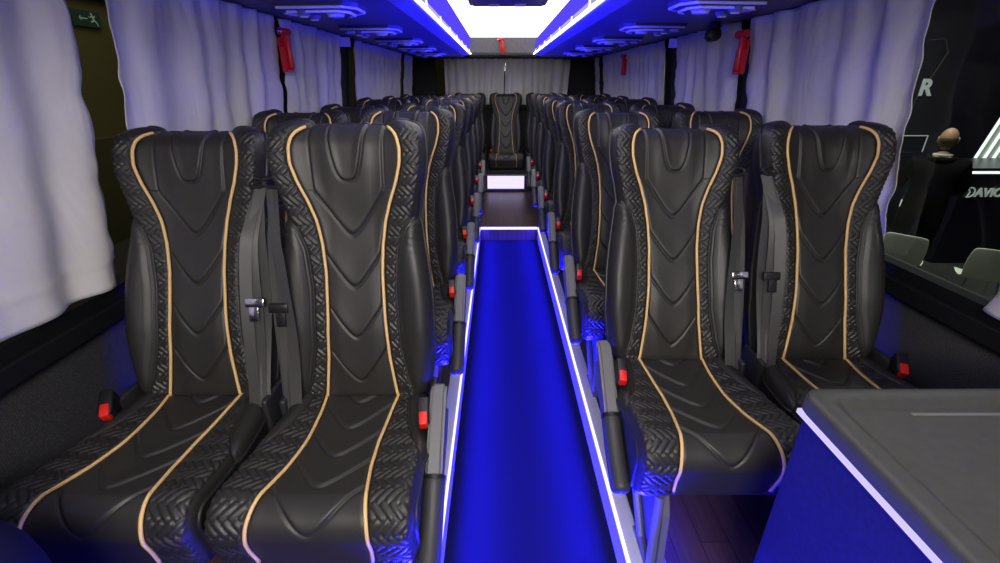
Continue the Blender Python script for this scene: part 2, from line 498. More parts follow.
def back_base(t, q):
    """t in [-1,1] across, q in [0,1] up; local x, y (+y is rearwards), z"""
    w = W_(q); at = np.abs(t)
    x = w * t
    f = CEN(q) * (1 - sstep(.2, .75, at)) + BOL(q) * sstep(.3, .95, at)
    f = f - .05 * (1 - np.sqrt(np.clip(1 - at ** 14, 0, 1)))
    tq = np.clip((q - .93) / .07, 0, 1); f = f - .055 * (1 - np.sqrt(np.clip(1 - tq ** 2, 0, 1)))
    bq = np.clip((.06 - q) / .06, 0, 1); f = f - .03 * (1 - np.sqrt(np.clip(1 - bq ** 2, 0, 1)))
    z = q * L + .004 * 0
    # wings at the head rise a touch over the flat centre
    z = z + .012 * sstep(.5, .8, at) * sstep(.85, 1, q)
    return np.stack([x, -f, z], -1)

def back_detail(x, q):
    a = np.abs(x); s = q * L; pp = P_(q); d = a - pp
    h = np.zeros_like(x)
    inside = d < 0
    # nested V seams
    for tip in (.105, .275, .455, .635):
        k, r = 1.55, .018
        sv = tip * L + k * (np.sqrt(a * a + r * r) - r)
        ds = (s - sv) / math.sqrt(1 + k * k)
        lim = sstep(0, .012, -d) * (1 if tip != .635 else sstep(.0, .004, .093 - a))
        g = -.0035 * np.exp(-(ds / .0035) ** 2) + np.where(ds > 0, .006 * np.exp(-ds / .03) * (1 - np.exp(-ds / .004)), 0)
        h += np.where(inside, g * lim, 0)
    # U seam and insert seams of the head pad
    sv = .815 * L + .150 * (a / .05) ** 3.2
    ds = (s - sv) / np.sqrt(1 + (3.2 * .150 / .05 * (a / .05) ** 2.2) ** 2)
    h += np.where(inside & (q > .8) , -.0035 * np.exp(-(ds / .0035) ** 2) + np.where(ds > 0, .006 * np.exp(-ds / .02) * (1 - np.exp(-ds / .004)), 0), 0)
    w95 = .092 + .004 * (q - .78) / .2
    h += np.where(q > .785, -.004 * np.exp(-((a - w95) / .003) ** 2) - .003 * sstep(0, .004, a - w95) * inside, 0)
    # channel for the piping
    h -= .004 * np.exp(-(d / .006) ** 2)
    # herringbone quilting
    bi = BI(q); W = W_(q)
    zone = sstep(.007, .011, d) * np.where(q > .7, sstep(0, .006, W - .010 - a), sstep(0, .005, np.minimum(bi, W - .006) - a))
    wd = .0125
    u1 = (a + s) / math.sqrt(2) / wd; u2 = (a - s) / math.sqrt(2) / wd
    h += zone * (.0048 * herring(u1 + 90, u2 + 90) - .001) * (1 - sstep(.955, .985, q))
    # smooth side pad: welt groove and pillow
    sp = np.where((q < .7) & (q > .03), 1.0, 0) * sstep(0, .004, a - bi)
    e = a - bi
    h += np.where((q < .7) & (q > .03), -.0045 * np.exp(-(e / .0035) ** 2) - .0016 * np.exp(-((e - .010) / .0016) ** 2), 0)
    h += sp * .006 * sstep(0, .03, e)
    wr = sstep(.52, .68, q)
    h += sp * wr * .0007 * np.sin(s * 330 + a * 120) * sstep(.004, .03, e)
    return h

def displaced(base, detail):
    """offset a grid of points along its normals"""
    du = np.gradient(base, axis=1); dv = np.gradient(base, axis=0)
    nn = np.cross(du, dv); nn /= np.maximum(np.linalg.norm(nn, axis=-1, keepdims=True), 1e-9)
    return base + nn * detail[..., None], nn

def grid_split(P, mask_center):
    """faces of the grid split into centre and outer sets"""
    nr, nc = P.shape[:2]
    idx = np.arange(nr * nc).reshape(nr, nc)
    q = np.stack([idx[:-1, :-1], idx[:-1, 1:], idx[1:, 1:], idx[1:, :-1]], -1)
    fm = mask_center[:-1, :-1] & mask_center[1:, 1:] & mask_center[1:, :-1] & mask_center[:-1, 1:]
    def sub(sel):
        F = q[sel]; used, inv = np.unique(F, return_inverse=True)
        return P.reshape(-1, 3)[used], inv.reshape(F.shape)
    return sub(fm), sub(~fm)

def fast_mesh(name, V, F, m):
    me = bpy.data.meshes.new(name)
    me.vertices.add(len(V)); me.vertices.foreach_set('co', np.asarray(V, np.float32).ravel())
    me.loops.add(F.size); me.loops.foreach_set('vertex_index', F.ravel().astype(np.int32))
    me.polygons.add(len(F)); me.polygons.foreach_set('loop_start', np.arange(0, F.size, 4, dtype=np.int32))
    me.polygons.foreach_set('use_smooth', np.ones(len(F), bool))
    me.materials.append(m); me.update(calc_edges=True); me.validate()
    return me

NQ, NT = 360, 230
tt = np.linspace(-1, 1, NT); tt = np.sign(tt) * (1 - (1 - np.abs(tt)) ** 1.15)
qq = np.linspace(0, 1, NQ); qq = 1 - (1 - qq) ** 1.06
T, Q = np.meshgrid(tt, qq)
B = back_base(T, Q)
D = back_detail(B[..., 0], Q)
BP, BN = displaced(B, D)
(Vc, Fc), (Vo, Fo) = grid_split(BP, np.abs(B[..., 0]) < P_(Q))
ME_center = fast_mesh('center_panel', Vc, Fc, M_leather)
ME_back = fast_mesh('backrest', Vo, Fo, M_quilt)

def surf_curve(fn_t, qs, lift):
    t = np.array([fn_t(q) for q in qs])
    p = back_base(t, qs)
    e = 1e-3
    dx = back_base(t + e, qs) - back_base(t - e, qs); dz = back_base(t, qs + e) - back_base(t, qs - e)
    nn = np.cross(dx, dz); nn /= np.linalg.norm(nn, axis=-1, keepdims=True)
    return p + nn * lift
def tube_mesh(name, pts, r, m, n=8):
    o = MB().tube([tuple(p) for p in pts], r, n)
    me = bpy.data.meshes.new(name); me.from_pydata(o.v, [], o.f); me.polygons.foreach_set('use_smooth', [True] * len(me.polygons)); me.materials.append(m); me.update()
    return me
qp = np.linspace(.012, .985, 130)
ME_pipe = [tube_mesh('piping', surf_curve(lambda q: sg * P_(q) / W_(q), qp, .0012), .0042, M_gold) for sg in (-1, 1)]

# rear shell and edge welt
bl = np.concatenate([BP[:, 0], BP[-1, 1:-1], BP[::-1, -1], BP[0, ::-1][1:-1]])[::3]
mb = MB(); nb = len(bl)
r1 = bl.copy(); r1[:, 1] = np.maximum(bl[:, 1] + .02, .03)
r2 = bl.copy(); r2[:, 1] = .075; r2[:, 0] *= .93
r2[:, 2] = .02 + (r2[:, 2] - .02) * .985
vs = np.concatenate([bl, r1, r2]); fs = []
for k in range(2):
    for i in range(nb):
        j = (i + 1) % nb; fs.append((k * nb + i, k * nb + j, k * nb + nb + j, k * nb + nb + i))
fs.append(tuple(range(2 * nb, 3 * nb)))
mb.add(vs, fs)
mb.tube([tuple(p) for p in bl], .0052, 8, close=True)
me_tmp = mb.build('back_shell', M_shell, None, True); ME_shell = me_tmp.data; bpy.data.objects.remove(me_tmp)

# ---- cushion
LQ = .628
CW = table([0, .15, .35, .6, .75, .9, 1], [.178, .195, .210, .217, .219, .217, .211], 8)
CP = table([0, .15, .35, .5, .62, .75, .85, 1], [.107, .097, .091, .097, .109, .124, .128, .118], 8)
CBI = table([0, .1, .22, .34, .42, .5, 1], [.138, .14, .15, .175, .205, .25, .25], 6)
def cpath(q):
    """side profile of the cushion: local y (rear +), z and normal"""
    s = q * LQ; a = .405; r = .064; arc = r * PI / 2
    y = np.where(s < a, .05 - s, 0.0); z = np.where(s < a, .0 + .03 * (s / a) ** 1.3 - .012 * np.sin(PI * np.clip(s / a, 0, 1)), 0.0)
    th = np.clip((s - a) / r, 0, PI / 2)
    y = np.where(s >= a, .05 - a - r * np.sin(th), y); z = np.where(s >= a, .03 - r * (1 - np.cos(th)), z)
    dn = np.clip(s - a - arc, 0, 9); z = z - dn; y = y + dn * .22
    ny = np.where(s < a, 0, -np.sin(th)); nz = np.where(s < a, 1, np.cos(th))
    return y, z, ny, nz
def cush_base(t, q):
    w = CW(q); at = np.abs(t); x = w * t
    y, z, ny, nz = cpath(q)
    f = .014 * sstep(.35, .95, at) * (1 - sstep(.6, .8, q) * .6) - .04 * (1 - np.sqrt(np.clip(1 - at ** 16, 0, 1)))
    f = f - .02 * (1 - sstep(0, .06, q))
    eq = np.clip((q - .95) / .05, 0, 1); f = f - .03 * (1 - np.sqrt(np.clip(1 - eq ** 2, 0, 1)))
    return np.stack([x, y + ny * f, z + nz * f], -1)
def cush_detail(x, q):
    a = np.abs(x); s = q * LQ; pp = CP(q); d = a - pp; h = np.zeros_like(x); inside = d < 0
    for tip in (.10, .27, .44, .61, .78):
        k, r = 1.3, .02
        sv = tip * LQ - k * (np.sqrt(a * a + r * r) - r)
        ds = (sv - s) / math.sqrt(1 + k * k)
        g = -.0032 * np.exp(-(ds / .0035) ** 2) + np.where(ds > 0, .005 * np.exp(-ds / .03) * (1 - np.exp(-ds / .004)), 0)
        h += np.where(inside, g * sstep(0, .012, -d), 0)
    h -= .004 * np.exp(-(d / .006) ** 2)
    bi = CBI(q); W = CW(q)
    zone = sstep(.007, .011, d) * sstep(0, .005, np.minimum(bi, W - .008) - a) * (1 - sstep(.93, .96, q))
    wd = .0145
    u1 = (a + s) / math.sqrt(2) / wd; u2 = (a - s) / math.sqrt(2) / wd
    h += zone * (.0050 * herring(u1 + 90, u2 + 90) - .001)
    e = a - bi
    h += np.where(q < .5, -.004 * np.exp(-(e / .0035) ** 2) + .005 * sstep(0, .02, e), 0)
    return h
NQ2, NT2 = 280, 220
tt = np.linspace(-1, 1, NT2); tt = np.sign(tt) * (1 - (1 - np.abs(tt)) ** 1.15)
T, Q = np.meshgrid(tt, np.linspace(0, 1, NQ2))
B = cush_base(T, Q); D = cush_detail(B[..., 0], Q)
CPn, _n = displaced(B[:, ::-1], D[:, ::-1])
if _n[50, 110, 2] < 0: CPn, _n = displaced(B, D); X_ = B[..., 0]
else: X_ = B[:, ::-1, 0]
(Vc, Fc), (Vo, Fo) = grid_split(CPn, np.abs(X_) < CP(Q))
ME_ccenter = fast_mesh('cushion_center', Vc, Fc, M_leather)
ME_cush = fast_mesh('seat_cushion', Vo, Fo, M_quilt)
qp = np.linspace(.015, .93, 100)
def cush_curve(sg):
    t = sg * CP(qp) / CW(qp); p = cush_base(t, qp); y, z, ny, nz = cpath(qp)
    p[:, 1] += ny * .0012; p[:, 2] += nz * .0012
    return p
ME_cpipe = [tube_mesh('cushion_piping', cush_curve(sg), .0042, M_gold) for sg in (-1, 1)]
# skirt and underside
bl = np.concatenate([CPn[:, 0], CPn[-1, 1:-1], CPn[::-1, -1], CPn[0, ::-1][1:-1]])[::3]
nb = len(bl); lowz = -.142
b2 = bl.copy(); b2[:, 2] = np.minimum(lowz, bl[:, 2] - .003); b2[:, 0] *= .97
vs = np.concatenate([bl, b2]); fs = [(i, (i + 1) % nb, nb + (i + 1) % nb, nb + i) for i in range(nb)] + [tuple(range(nb, 2 * nb))]
mb = MB().add(vs, fs).tube([tuple(p) for p in bl], .0045, 8, close=True)
me_tmp = mb.build('cushion_base', M_shell, None, True); ME_cbase = me_tmp.data; bpy.data.objects.remove(me_tmp)

SZ = .405                                   # height of the back/cushion line
def keep(mbx, name, m, smooth=True):
    o = mbx.build(name, m, None, smooth); me = o.data; bpy.data.objects.remove(o); return me
# frame with pedestal legs
fr = MB()
for x in (-.15, .15): fr.box((x - .015, -.36, SZ - .16), (x + .015, .06, SZ - .118), .004)
fr.box((-.19, -.33, SZ - .155), (.19, -.29, SZ - .12), .004).box((-.19, .0, SZ - .155), (.19, .04, SZ - .12), .004)
ME_frame = keep(fr, 'seat_frame', M_frame)
def leg_mesh():
    # V-shaped pressed steel pedestal
    m_ = MB(); th = .018
    T = SZ - .15
    outer = [(-.37, T), (-.04, T), (-.10, T - .05), (-.30, .03), (-.29, 0), (-.43, 0), (-.42, .03), (-.40, T - .06)]
    m_.prism(outer, 'x', -th / 2, th / 2)
    m_.tube([(-.02, -.385, T), (-.02, -.405, .012), (-.02, -.32, .012), (-.02, -.09, T)], .013, 10)
    m_.box((-.035, -.44, 0), (.03, -.28, .008), .002)
    return keep(m_, 'leg', M_frameg, False)
ME_leg = leg_mesh()
# recliner hinge covers
def hinge(sg):
    m_ = MB().box((sg * .205 - .009, -.05, SZ - .13), (sg * .205 + .009, .07, SZ + .03), .008, seg=3)
    return keep(m_, 'hinge_cover', M_frame)
ME_hinge = {sg: hinge(sg) for sg in (-1, 1)}
# folded armrest: grey bracket + black grip
def arm_paths():
    p0 = Vector((0, -.005, .095)); p1 = Vector((0, -.165, -.035)); p2 = Vector((0, -.345, -.152))
    return p0, p1, p2
def arm_meshes():
    p0, p1, p2 = arm_paths()
    ax = (p1 - p0).normalized(); 
    m_ = MB()
    poly = [(-.025, .075), (.022, .103), (.012, .118), (-.02, .112), (-.075, .072), (-.185, -.018), (-.152, -.066), (-.10, -.045), (-.04, -.02), (.02, .03)]
    m_.prism(poly, 'x', -.021, .021)
    o = m_.build('armrest', M_armgrey, None, False)
    bm = bmesh.new(); bm.from_mesh(o.data); bmesh.ops.bevel(bm, geom=list(bm.edges), offset=.008, segments=3, affect='EDGES'); bm.to_mesh(o.data); bm.free()
    o.data.polygons.foreach_set('use_smooth', [True] * len(o.data.polygons)); o.data.set_sharp_from_angle(angle=R(50))
    me1 = o.data; bpy.data.objects.remove(o)
    g = MB(); N = 26; pts = []; rr = []
    for i in range(N):
        t = i / (N - 1); p = p1.lerp(p2, t); p.z -= .012 * math.sin(PI * t)
        pts.append(p); rr.append(.0275 * math.sqrt(max(1e-3, 1 - max(0, (t - .9) / .1) ** 2)) * (1 if t > .03 else .9))
    g.tube(pts, rr, 18)
    g2 = MB(); pc = p1.lerp(p2, .03); g2.tube([p1.lerp(p2, -.01), p1.lerp(p2, .035)], .029, 18)
    return me1, keep(g, 'arm_grip', M_armblack), keep(g2, 'arm_collar', M_black)
ME_arm, ME_grip, ME_collar = arm_meshes()
# buckle
bk = MB().box((-.016, -.04, -.034), (.016, .03, .034), .006, seg=3).cyl((0, .02, -.03), (0, .06, -.11), .007, n=8)
ME_buckle = keep(bk, 'buckle', M_black)
ME_button = keep(MB().box((-.011, -.048, .002), (.011, -.012, .036), .004), 'release_button', M_red)
# seat belt hanging at the inner side of the back
def belt(sg):
    m_ = MB()
    for q, (xo, yo, wdt) in enumerate(((.168, -.058, .030), (.187, -.050, .028), (.203, -.040, .026))):
        pts = []; wd = []
        for i in range(40):
            t = i / 39
            z = .628 - t * .65
            y = yo * min(1, .35 + t * 3) - .008 * math.sin(t * 6 + q) - .012 * t
            x = sg * (xo + (.197 - xo) * max(0, 1 - t * 3.2) ** 1.5 + .004 * math.sin(t * 8 + q * 2))
            a = .25 + .35 * math.sin(t * 5 + q * 1.3)
            pts.append((x, y, z)); wd.append(Vector((math.cos(a), math.sin(a) * sg * .8, 0)))
        m_.ribbon(pts, wdt, wd)
    b = keep(m_, 'seat_belt', M_belt)
    g = MB().tube([(sg * .19 + .024 * math.cos(k * PI / 6), -.030, .64 + .012 * math.sin(k * PI / 6)) for k in range(12)], .0055, 8, close=True)
    gd = keep(g, 'belt_guide', M_black)
    tg = MB().box((sg * .190 - .026, -.074, .30), (sg * .190 + .026, -.062, .326), .004).box((sg * .186 - .012, -.072, .262), (sg * .186 + .012, -.066, .302), .001)
    return b, gd, keep(tg, 'belt_tongue', M_black if sg < 0 else M_chrome)
ME_belt = {sg: belt(sg) for sg in (-1, 1)}

def part(name, me, parent, loc=(0, 0, 0), rot=(0, 0, 0)):
    o = bpy.data.objects.new(name, me); o.location = loc; o.rotation_euler = rot; o.parent = parent
    return link(o)

def seat(label, x, y, recl, aisle, partner, group=None, arm=True, leg=True, z=0, beltside=True):
    """aisle: +1/-1 = side on which the armrest sits (0 none), partner: side of the neighbouring seat"""
    t = thing('coach_seat', label, 'seat', (x, y, z), group=group)
    rot = (-R(recl), 0, 0); bl_ = (0, .02, SZ - .035)
    b = part('backrest', ME_back, t, bl_, rot)
    part('back_shell', ME_shell, b)
    c = part('center_panel', ME_center, t, bl_, rot)
    for me in ME_pipe: tag(part('piping', me, t, bl_, rot), 'gold piping')
    s = part('seat_cushion', ME_cush, t, (0, 0, SZ))
    part('cushion_base', ME_cbase, s)
    part('cushion_center', ME_ccenter, t, (0, 0, SZ))
    for me in ME_cpipe: tag(part('piping', me, t, (0, 0, SZ)), 'gold piping')
    f = part('seat_frame', ME_frame, t)
    if leg:
        if aisle: part('leg', ME_leg, t, (aisle * .125, 0, 0))
        else:
            part('leg', ME_leg, t, (-partner * .15, 0, 0))
    for sg in (-1, 1): part('hinge_cover', ME_hinge[sg], t)
    out = aisle if aisle else -partner
    if aisle and arm:
        a = part('armrest', ME_arm, t, (aisle * .234, -.055 if aisle > 0 else -.01, SZ - .03)); tag(a, 'grey armrest bracket')
        tag(part('arm_grip', ME_grip, a), 'black tubular arm grip'); part('arm_collar', ME_collar, a)
        bu = part('buckle', ME_buckle, t, (aisle * .196, -.10, SZ + .035), (R(25), 0, aisle * R(8)))
    else:
        bu = part('buckle', ME_buckle, t, (out * (.205 if beltside else .185), -.06, SZ + .03), (R(30), 0, -out * R(25 if beltside else 0)))
    tag(part('release_button', ME_button, bu), 'red release button')
    if beltside and partner:
        me = ME_belt[partner]
        be = part('seat_belt', me[0], t, bl_, rot); part('belt_guide', me[1], be); part('belt_tongue', me[2], be)
    return t

rl = {'La': [11.6, 15, 18, 17, 19, 18], 'Lw': [18, 17, 19, 16, 18, 19], 'Ra': [20, 19, 17, 19, 18, 18], 'Rw': [18, 18, 19, 17, 19, 18]}
ROW = ['front', 'second', 'third', 'fourth', 'fifth', 'sixth']
for k in range(6):
    yl, yr = 1.05 + .772 * k, 1.23 + .772 * k
    r_ = ROW[k]
    seat('black quilted coach seat by the aisle, exit-sign side, %s row, gold piping' % r_, -.395, yl, rl['La'][k], 1, -1)
    seat('black quilted coach seat by the window, exit-sign side, %s row, gold piping' % r_, -.855, yl, rl['Lw'][k], 0, 1)
    seat('black quilted coach seat by the aisle, console side, %s row, gold piping' % r_, .565, yr, rl['Ra'][k], -1, 1)
    seat('black quilted coach seat by the window, console side, %s row, gold piping' % r_, 1.038, yr, rl['Rw'][k], 0, -1)
for i, nm in ((-1, 'left'), (0, 'mid'), (1, 'right')):
    lab = 'black quilted coach seat in the centre of the rear bench, above the step lamp' if i == 0 else \
        'black quilted rear bench seat between the middle seat and the %s-side window' % ('exit-sign' if i < 0 else 'console')
    seat(lab, .095 + .468 * i, 6.0, 20, 0, -1 if i > 0 else 1, leg=False, beltside=False)

# -------------------------------------------------------------------- curtains
def curtain(label, side, y0, y1, ztop, zbot, pl, amp=.014, sweep=(0, 0), bulge=0.0, seed=0, group=None, hem=.12):
    rnd = np.random.RandomState(seed + 3)
    nu, nv = max(60, int(pl * 22)), 70
    u = np.linspace(0, 1, nu); v = np.linspace(0, 1, nv); U, V = np.meshgrid(u, v)
    ph = rnd.uniform(0, 6.28, 4); wob = rnd.uniform(.6, 1.3, 3)
    uu = U + .035 * np.sin(2 * PI * (U * 1.3) + ph[0]) + .012 * np.sin(2 * PI * U * 2.7 + ph[1])
    fold = np.sin(2 * PI * pl * uu + ph[2] + .5 * np.sin(V * 3 + ph[3]))
    fold = np.sign(fold) * np.abs(fold) ** 1.0
    A = amp * (.75 + .45 * V) * (1 + .35 * np.sin(2 * PI * U * 1.7 + ph[1]))
    micro = .0035 * np.sin(2 * PI * pl * 3.1 * U + ph[0]) * np.exp(-V * 9)
    wr = .004 * np.sin(9 * V + 14 * U + ph[1]) * np.sin(PI * U) + .003 * np.sin(21 * V - 9 * U + ph[2])
    edge = .0022 * (np.sin(V * 46 + ph[0]) + .6 * np.sin(V * 71 + ph[1])) * (np.exp(-U / .035) + np.exp(-(1 - U) / .035))
    Z = ztop + (zbot - ztop) * V
    off = .038 + A * fold + micro + wr + edge + bulge * V ** 2
    off = off + .004 * np.exp(-((V - (1 - hem)) / .008) ** 2)          # hem seam
    Y = y0 + (y1 - y0) * U + sweep[0] * V * (1 - U) + sweep[1] * V * U + .004 * np.sin(V * 30 + ph[2]) * (np.abs(U - .5) > .49)
    WX = np.vectorize(lambda z: wx(side, z))(Z)
    X = WX - side * off
    P = np.stack([X, Y, Z], -1)
    idx = np.arange(nu * nv).reshape(nv, nu)
    F = np.stack([idx[:-1, :-1], idx[:-1, 1:], idx[1:, 1:], idx[1:, :-1]], -1).reshape(-1, 4)
    me = fast_mesh('curtain', P.reshape(-1, 3), F, M_curtain)
    o = link(bpy.data.objects.new('curtain', me)); tag(o, label, 'curtain', group)
    sd = o.modifiers.new('solid', 'SOLIDIFY'); sd.thickness = .002
    return o
CT = RZ - .004
Z0 = CZ - .535
curtain('pale grey satin curtain hanging beside the exit sign, nearest the camera', -1, .25, 1.275, CT, CZ - .545, 4.2, .014, (0, -.06), .0, 1, hem=.10)
curtain('grey satin curtain behind the front window seat, exit-sign side', -1, 1.405, 2.40, CT, CZ - .50, 6, .014, (-.03, .03), 0, 2, hem=.28)
curtain('grey satin curtain just behind the red hammer, exit-sign side', -1, 2.50, 3.36, CT, CZ - .45, 5.5, .016, (.06, -.02), 0, 3)
curtain('grey satin curtain behind the wide black pillar, exit-sign side', -1, 3.66, 4.62, CT, CZ - .45, 5, .018, (.10, .0), 0, 4)
curtain('narrow grey curtain ahead of the rearmost curtain, exit-sign side', -1, 4.66, 5.42, CT, CZ - .45, 4, .014, (0, 0), 0, 5)
curtain('rearmost narrow grey curtain on the exit-sign side wall', -1, 5.62, 6.05, CT, CZ - .45, 2.5, .014, (0, 0), 0, 6)
curtain('wide pale grey satin curtain behind the front window seat, console side', 1, 1.47, 2.50, CT, CZ - .60, 5, .015, (-.01, -.05), 0, 7, hem=.22)
curtain('grey satin curtain between red hammer and wide black pillar, console side', 1, 2.60, 3.46, CT, CZ - .45, 5, .015, (.0, .02), 0, 8)
curtain('grey satin curtain ahead of the small second hammer, console side', 1, 3.71, 4.66, CT, CZ - .45, 6, .014, (-.02, 0), 0, 9)
curtain('grey satin curtain just past the small second hammer, console side', 1, 4.76, 5.92, CT, CZ - .45, 5, .017, (0, -.05), 0, 10)
curtain('rearmost narrow grey curtain on the console side wall', 1, 6.13, 6.40, CT, CZ - .45, 2, .012, (0, 0), 0, 11)
curtain('gathered pale curtain at the open window above the console', 1, .34, .82, CT, CZ - .565, 2.5, .02, (.15, .27), .0, 12)

def rear_curtain(label, x0, x1, seed):
    rnd = np.random.RandomState(seed)
    nu, nv = 150, 50
    U, V = np.meshgrid(np.linspace(0, 1, nu), np.linspace(0, 1, nv))
    ph = rnd.uniform(0, 6.28, 4)
    uu = U + .03 * np.sin(2 * PI * U * 1.6 + ph[0])
    A = .016 * (.7 + .5 * V)
    off = .055 + A * np.sin(2 * PI * 8 * uu + ph[1] + .6 * V) + .005 * np.sin(14 * V + 9 * U + ph[2])
    X = x0 + (x1 - x0) * U + .03 * V * np.sin(6 * U + ph[3]) ; Z = CZ + .275 + (-.55) * V
    P = np.stack([X, YB - off, Z], -1)
    idx = np.arange(nu * nv).reshape(nv, nu); F = np.stack([idx[:-1, :-1], idx[:-1, 1:], idx[1:, 1:], idx[1:, :-1]], -1).reshape(-1, 4)
    o = link(bpy.data.objects.new('curtain', fast_mesh('curtain', P.reshape(-1, 3), F, M_curtain)))
    tag(o, label, 'curtain'); sd = o.modifiers.new('solid', 'SOLIDIFY'); sd.thickness = .002
rear_curtain('grey curtain across the rear window, half nearer the exit-sign side', -.70, .075, 21)
rear_curtain('grey curtain across the rear window, half nearer the console side', .10, .93, 22)
rail = MB().tube([(-.78, YB - .055, CZ + .278), (.98, YB - .055, CZ + .278)], .008, 8)
tag(rail.build('curtain_rail', M_frameg, None, True), 'thin grey rail carrying the rear window curtains', 'curtain rail')

# -------------------------------------------------------------- emergency hammers
def hammer(label, loc, rot, s=1.0):
    t = thing('emergency_hammer', label, 'emergency hammer', loc, rot)
    t.scale = (s, s, s)
    # local: wall plane x-z, front towards -y
    hd = MB().box((-.030, -.012, -.115), (.030, .0, .045), .005).box((-.030, -.03, -.115), (-.022, -.008, .0), .002).box((.022, -.03, -.115), (.030, -.008, .0), .002).box((-.030, -.03, -.115), (.030, -.008, -.105), .002)
    for k in range(7): hd.box((-.004, -.0155, -.095 + k * .013), (.022, -.010, -.089 + k * .013), .001)
    hd.build('holder', M_redplastic, t, True)
    MB().box((-.008, -.045, -.10), (.02, -.014, .06), .008, seg=3).build('handle', M_redplastic, t, True)
    MB().cyl((-.045, -.03, .07), (.035, -.03, .07), .018, .018, 16, bev=.004).build('hammer_head', M_redplastic, t, True)
    MB().cyl((-.062, -.03, .07), (-.044, -.03, .07), .003, .012, 12).build('metal_tip', M_chrome, t, True)
    return t
hammer('red emergency hammer on the pillar between the exit-sign-side curtains', (wx(-1, 1.4) + .07, 2.40, 1.39), (0, R(0), R(80)), .92)
hammer('large red emergency hammer on the black pillar at the console-side curtains', (wx(1, 1.4) - .07, 2.46, 1.385), (0, R(0), R(-80)), .95)
hammer('small red emergency hammer further back, between console-side curtains', (wx(1, 1.4) - .07, 4.72, 1.40), (0, R(0), R(-76)), .88)
hammer('orange-red emergency hammer on the grey felt bulkhead under the ceiling', (.045, 5.905, CZ + .395), (0, R(-8), 0), .82)

# small pillar stickers and a camera below the rack
tag(MB().box((wx(-1, 1.46) + .003, 3.36, 1.455), (wx(-1, 1.46) + .105, 3.38, 1.51), .002).build('sticker', M_sticker), 'small blue tag high on the pillar, exit-sign side', 'tag')
tag(MB().box((wx(1, 1.46) - .10, 3.455, 1.455), (wx(1, 1.46) - .003, 3.475, 1.51), .002).build('sticker', M_sticker), 'small blue tag high on the wide black pillar, console side', 'tag')
sc_ = thing('ceiling_camera', 'small black cylinder camera under the rack above the console-side curtain', 'camera', (1.12, 2.66, RZ))
MB().cyl((0, 0, -.002), (0, 0, -.045), .026, .030, 18).build('mount', M_black, sc_, True)
MB().cyl((0, -.03, -.06), (0, .04, -.06), .032, .032, 20, bev=.006).build('body', M_black, sc_, True)

# ------------------------------------------------------------------ console
ct = thing('console', 'grey console table with recessed top and glowing white edge strip, beside front seats', 'console', (0, 0, 0))
zc = CZ - .52
x0, x1, ya, yb_ = .563, 1.27, -.5, .688
mb = MB()
def rrect(x0, x1, y0, y1, r, n=6):
    out = []
    for cx, cy, a0 in ((x1 - r, y1 - r, 0), (x0 + r, y1 - r, 90), (x0 + r, y0 + r, 180), (x1 - r, y0 + r, 270)):
        for k in range(n + 1):
            a = R(a0 + 90 * k / n); out.append((cx + r * math.cos(a), cy + r * math.sin(a)))
    return out
def loft(m_, rings, cap0=True, cap1=True):
    n = len(rings[0]); vs = [p for r_ in rings for p in r_]; fs = []
    for i in range(len(rings) - 1):
        for k in range(n):
            k2 = (k + 1) % n; fs.append((i * n + k, i * n + k2, (i + 1) * n + k2, (i + 1) * n + k))
    if cap0: fs.append(tuple(range(n))[::-1])
    if cap1: fs.append(tuple(range((len(rings) - 1) * n, len(rings) * n)))
    return m_.add(vs, fs)
def ring(d, z, r=.03): return [(p[0], p[1], z) for p in rrect(x0 + d, x1 - d, ya + d, yb_ - d, max(r - d * .3, .006))]
loft(mb, [ring(.0, zc - .036), ring(0, zc - .012), ring(.003, zc - .004), ring(.010, zc), ring(.032, zc), ring(.040, zc - .003), ring(.046, zc - .012), ring(.05, zc - .014)])
tp = mb.build('table_top', M_console, ct, True)
MB().box((x0 + .16, .652 - .03, zc - .0145), (x1 - .05, .652 - .024, zc - .0115), .001).build('top_groove', M_armgrey, tp)
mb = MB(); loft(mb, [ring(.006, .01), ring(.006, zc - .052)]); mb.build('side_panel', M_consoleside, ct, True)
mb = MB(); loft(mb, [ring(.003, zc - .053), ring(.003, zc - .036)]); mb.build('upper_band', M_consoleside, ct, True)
MB().box((x0 - .0015, ya, zc - .050), (x0 + .008, yb_ - .012, zc - .040), .001).build('light_strip', E_consoleled, ct)
MB().box((x0 - .001, .34, .03), (x0 + .007, .345, zc - .12)).box((x0 - .001, -.3, zc - .123), (x0 + .007, .345, zc - .12)).build('door_seam', M_black, ct)
mb = MB(); mb.cyl((x0 + .235, .29, zc - .0155), (x0 + .235, .29, zc - .0125), .022, .02, 20); mb.build('finger_hole', M_black, tp)

# padded dark-blue seat back corner in the near corner
pd = MB(); rr = []
def ring2(d, z): return [(p[0], p[1], z) for p in rrect(-1.12 + d, -.66 - d, -.5 + d, .545 - d, .22 - d * .6, 10)]
loft(pd, [ring2(.0, 0.0), ring2(0, .50), ring2(.004, .55), ring2(.014, .585), ring2(.032, .608), ring2(.06, .618)])
o = pd.build('padded_partition', M_navy, None, True)
tag(o, 'dark blue fabric padded partition with rounded corner in front of the window seat', 'partition')

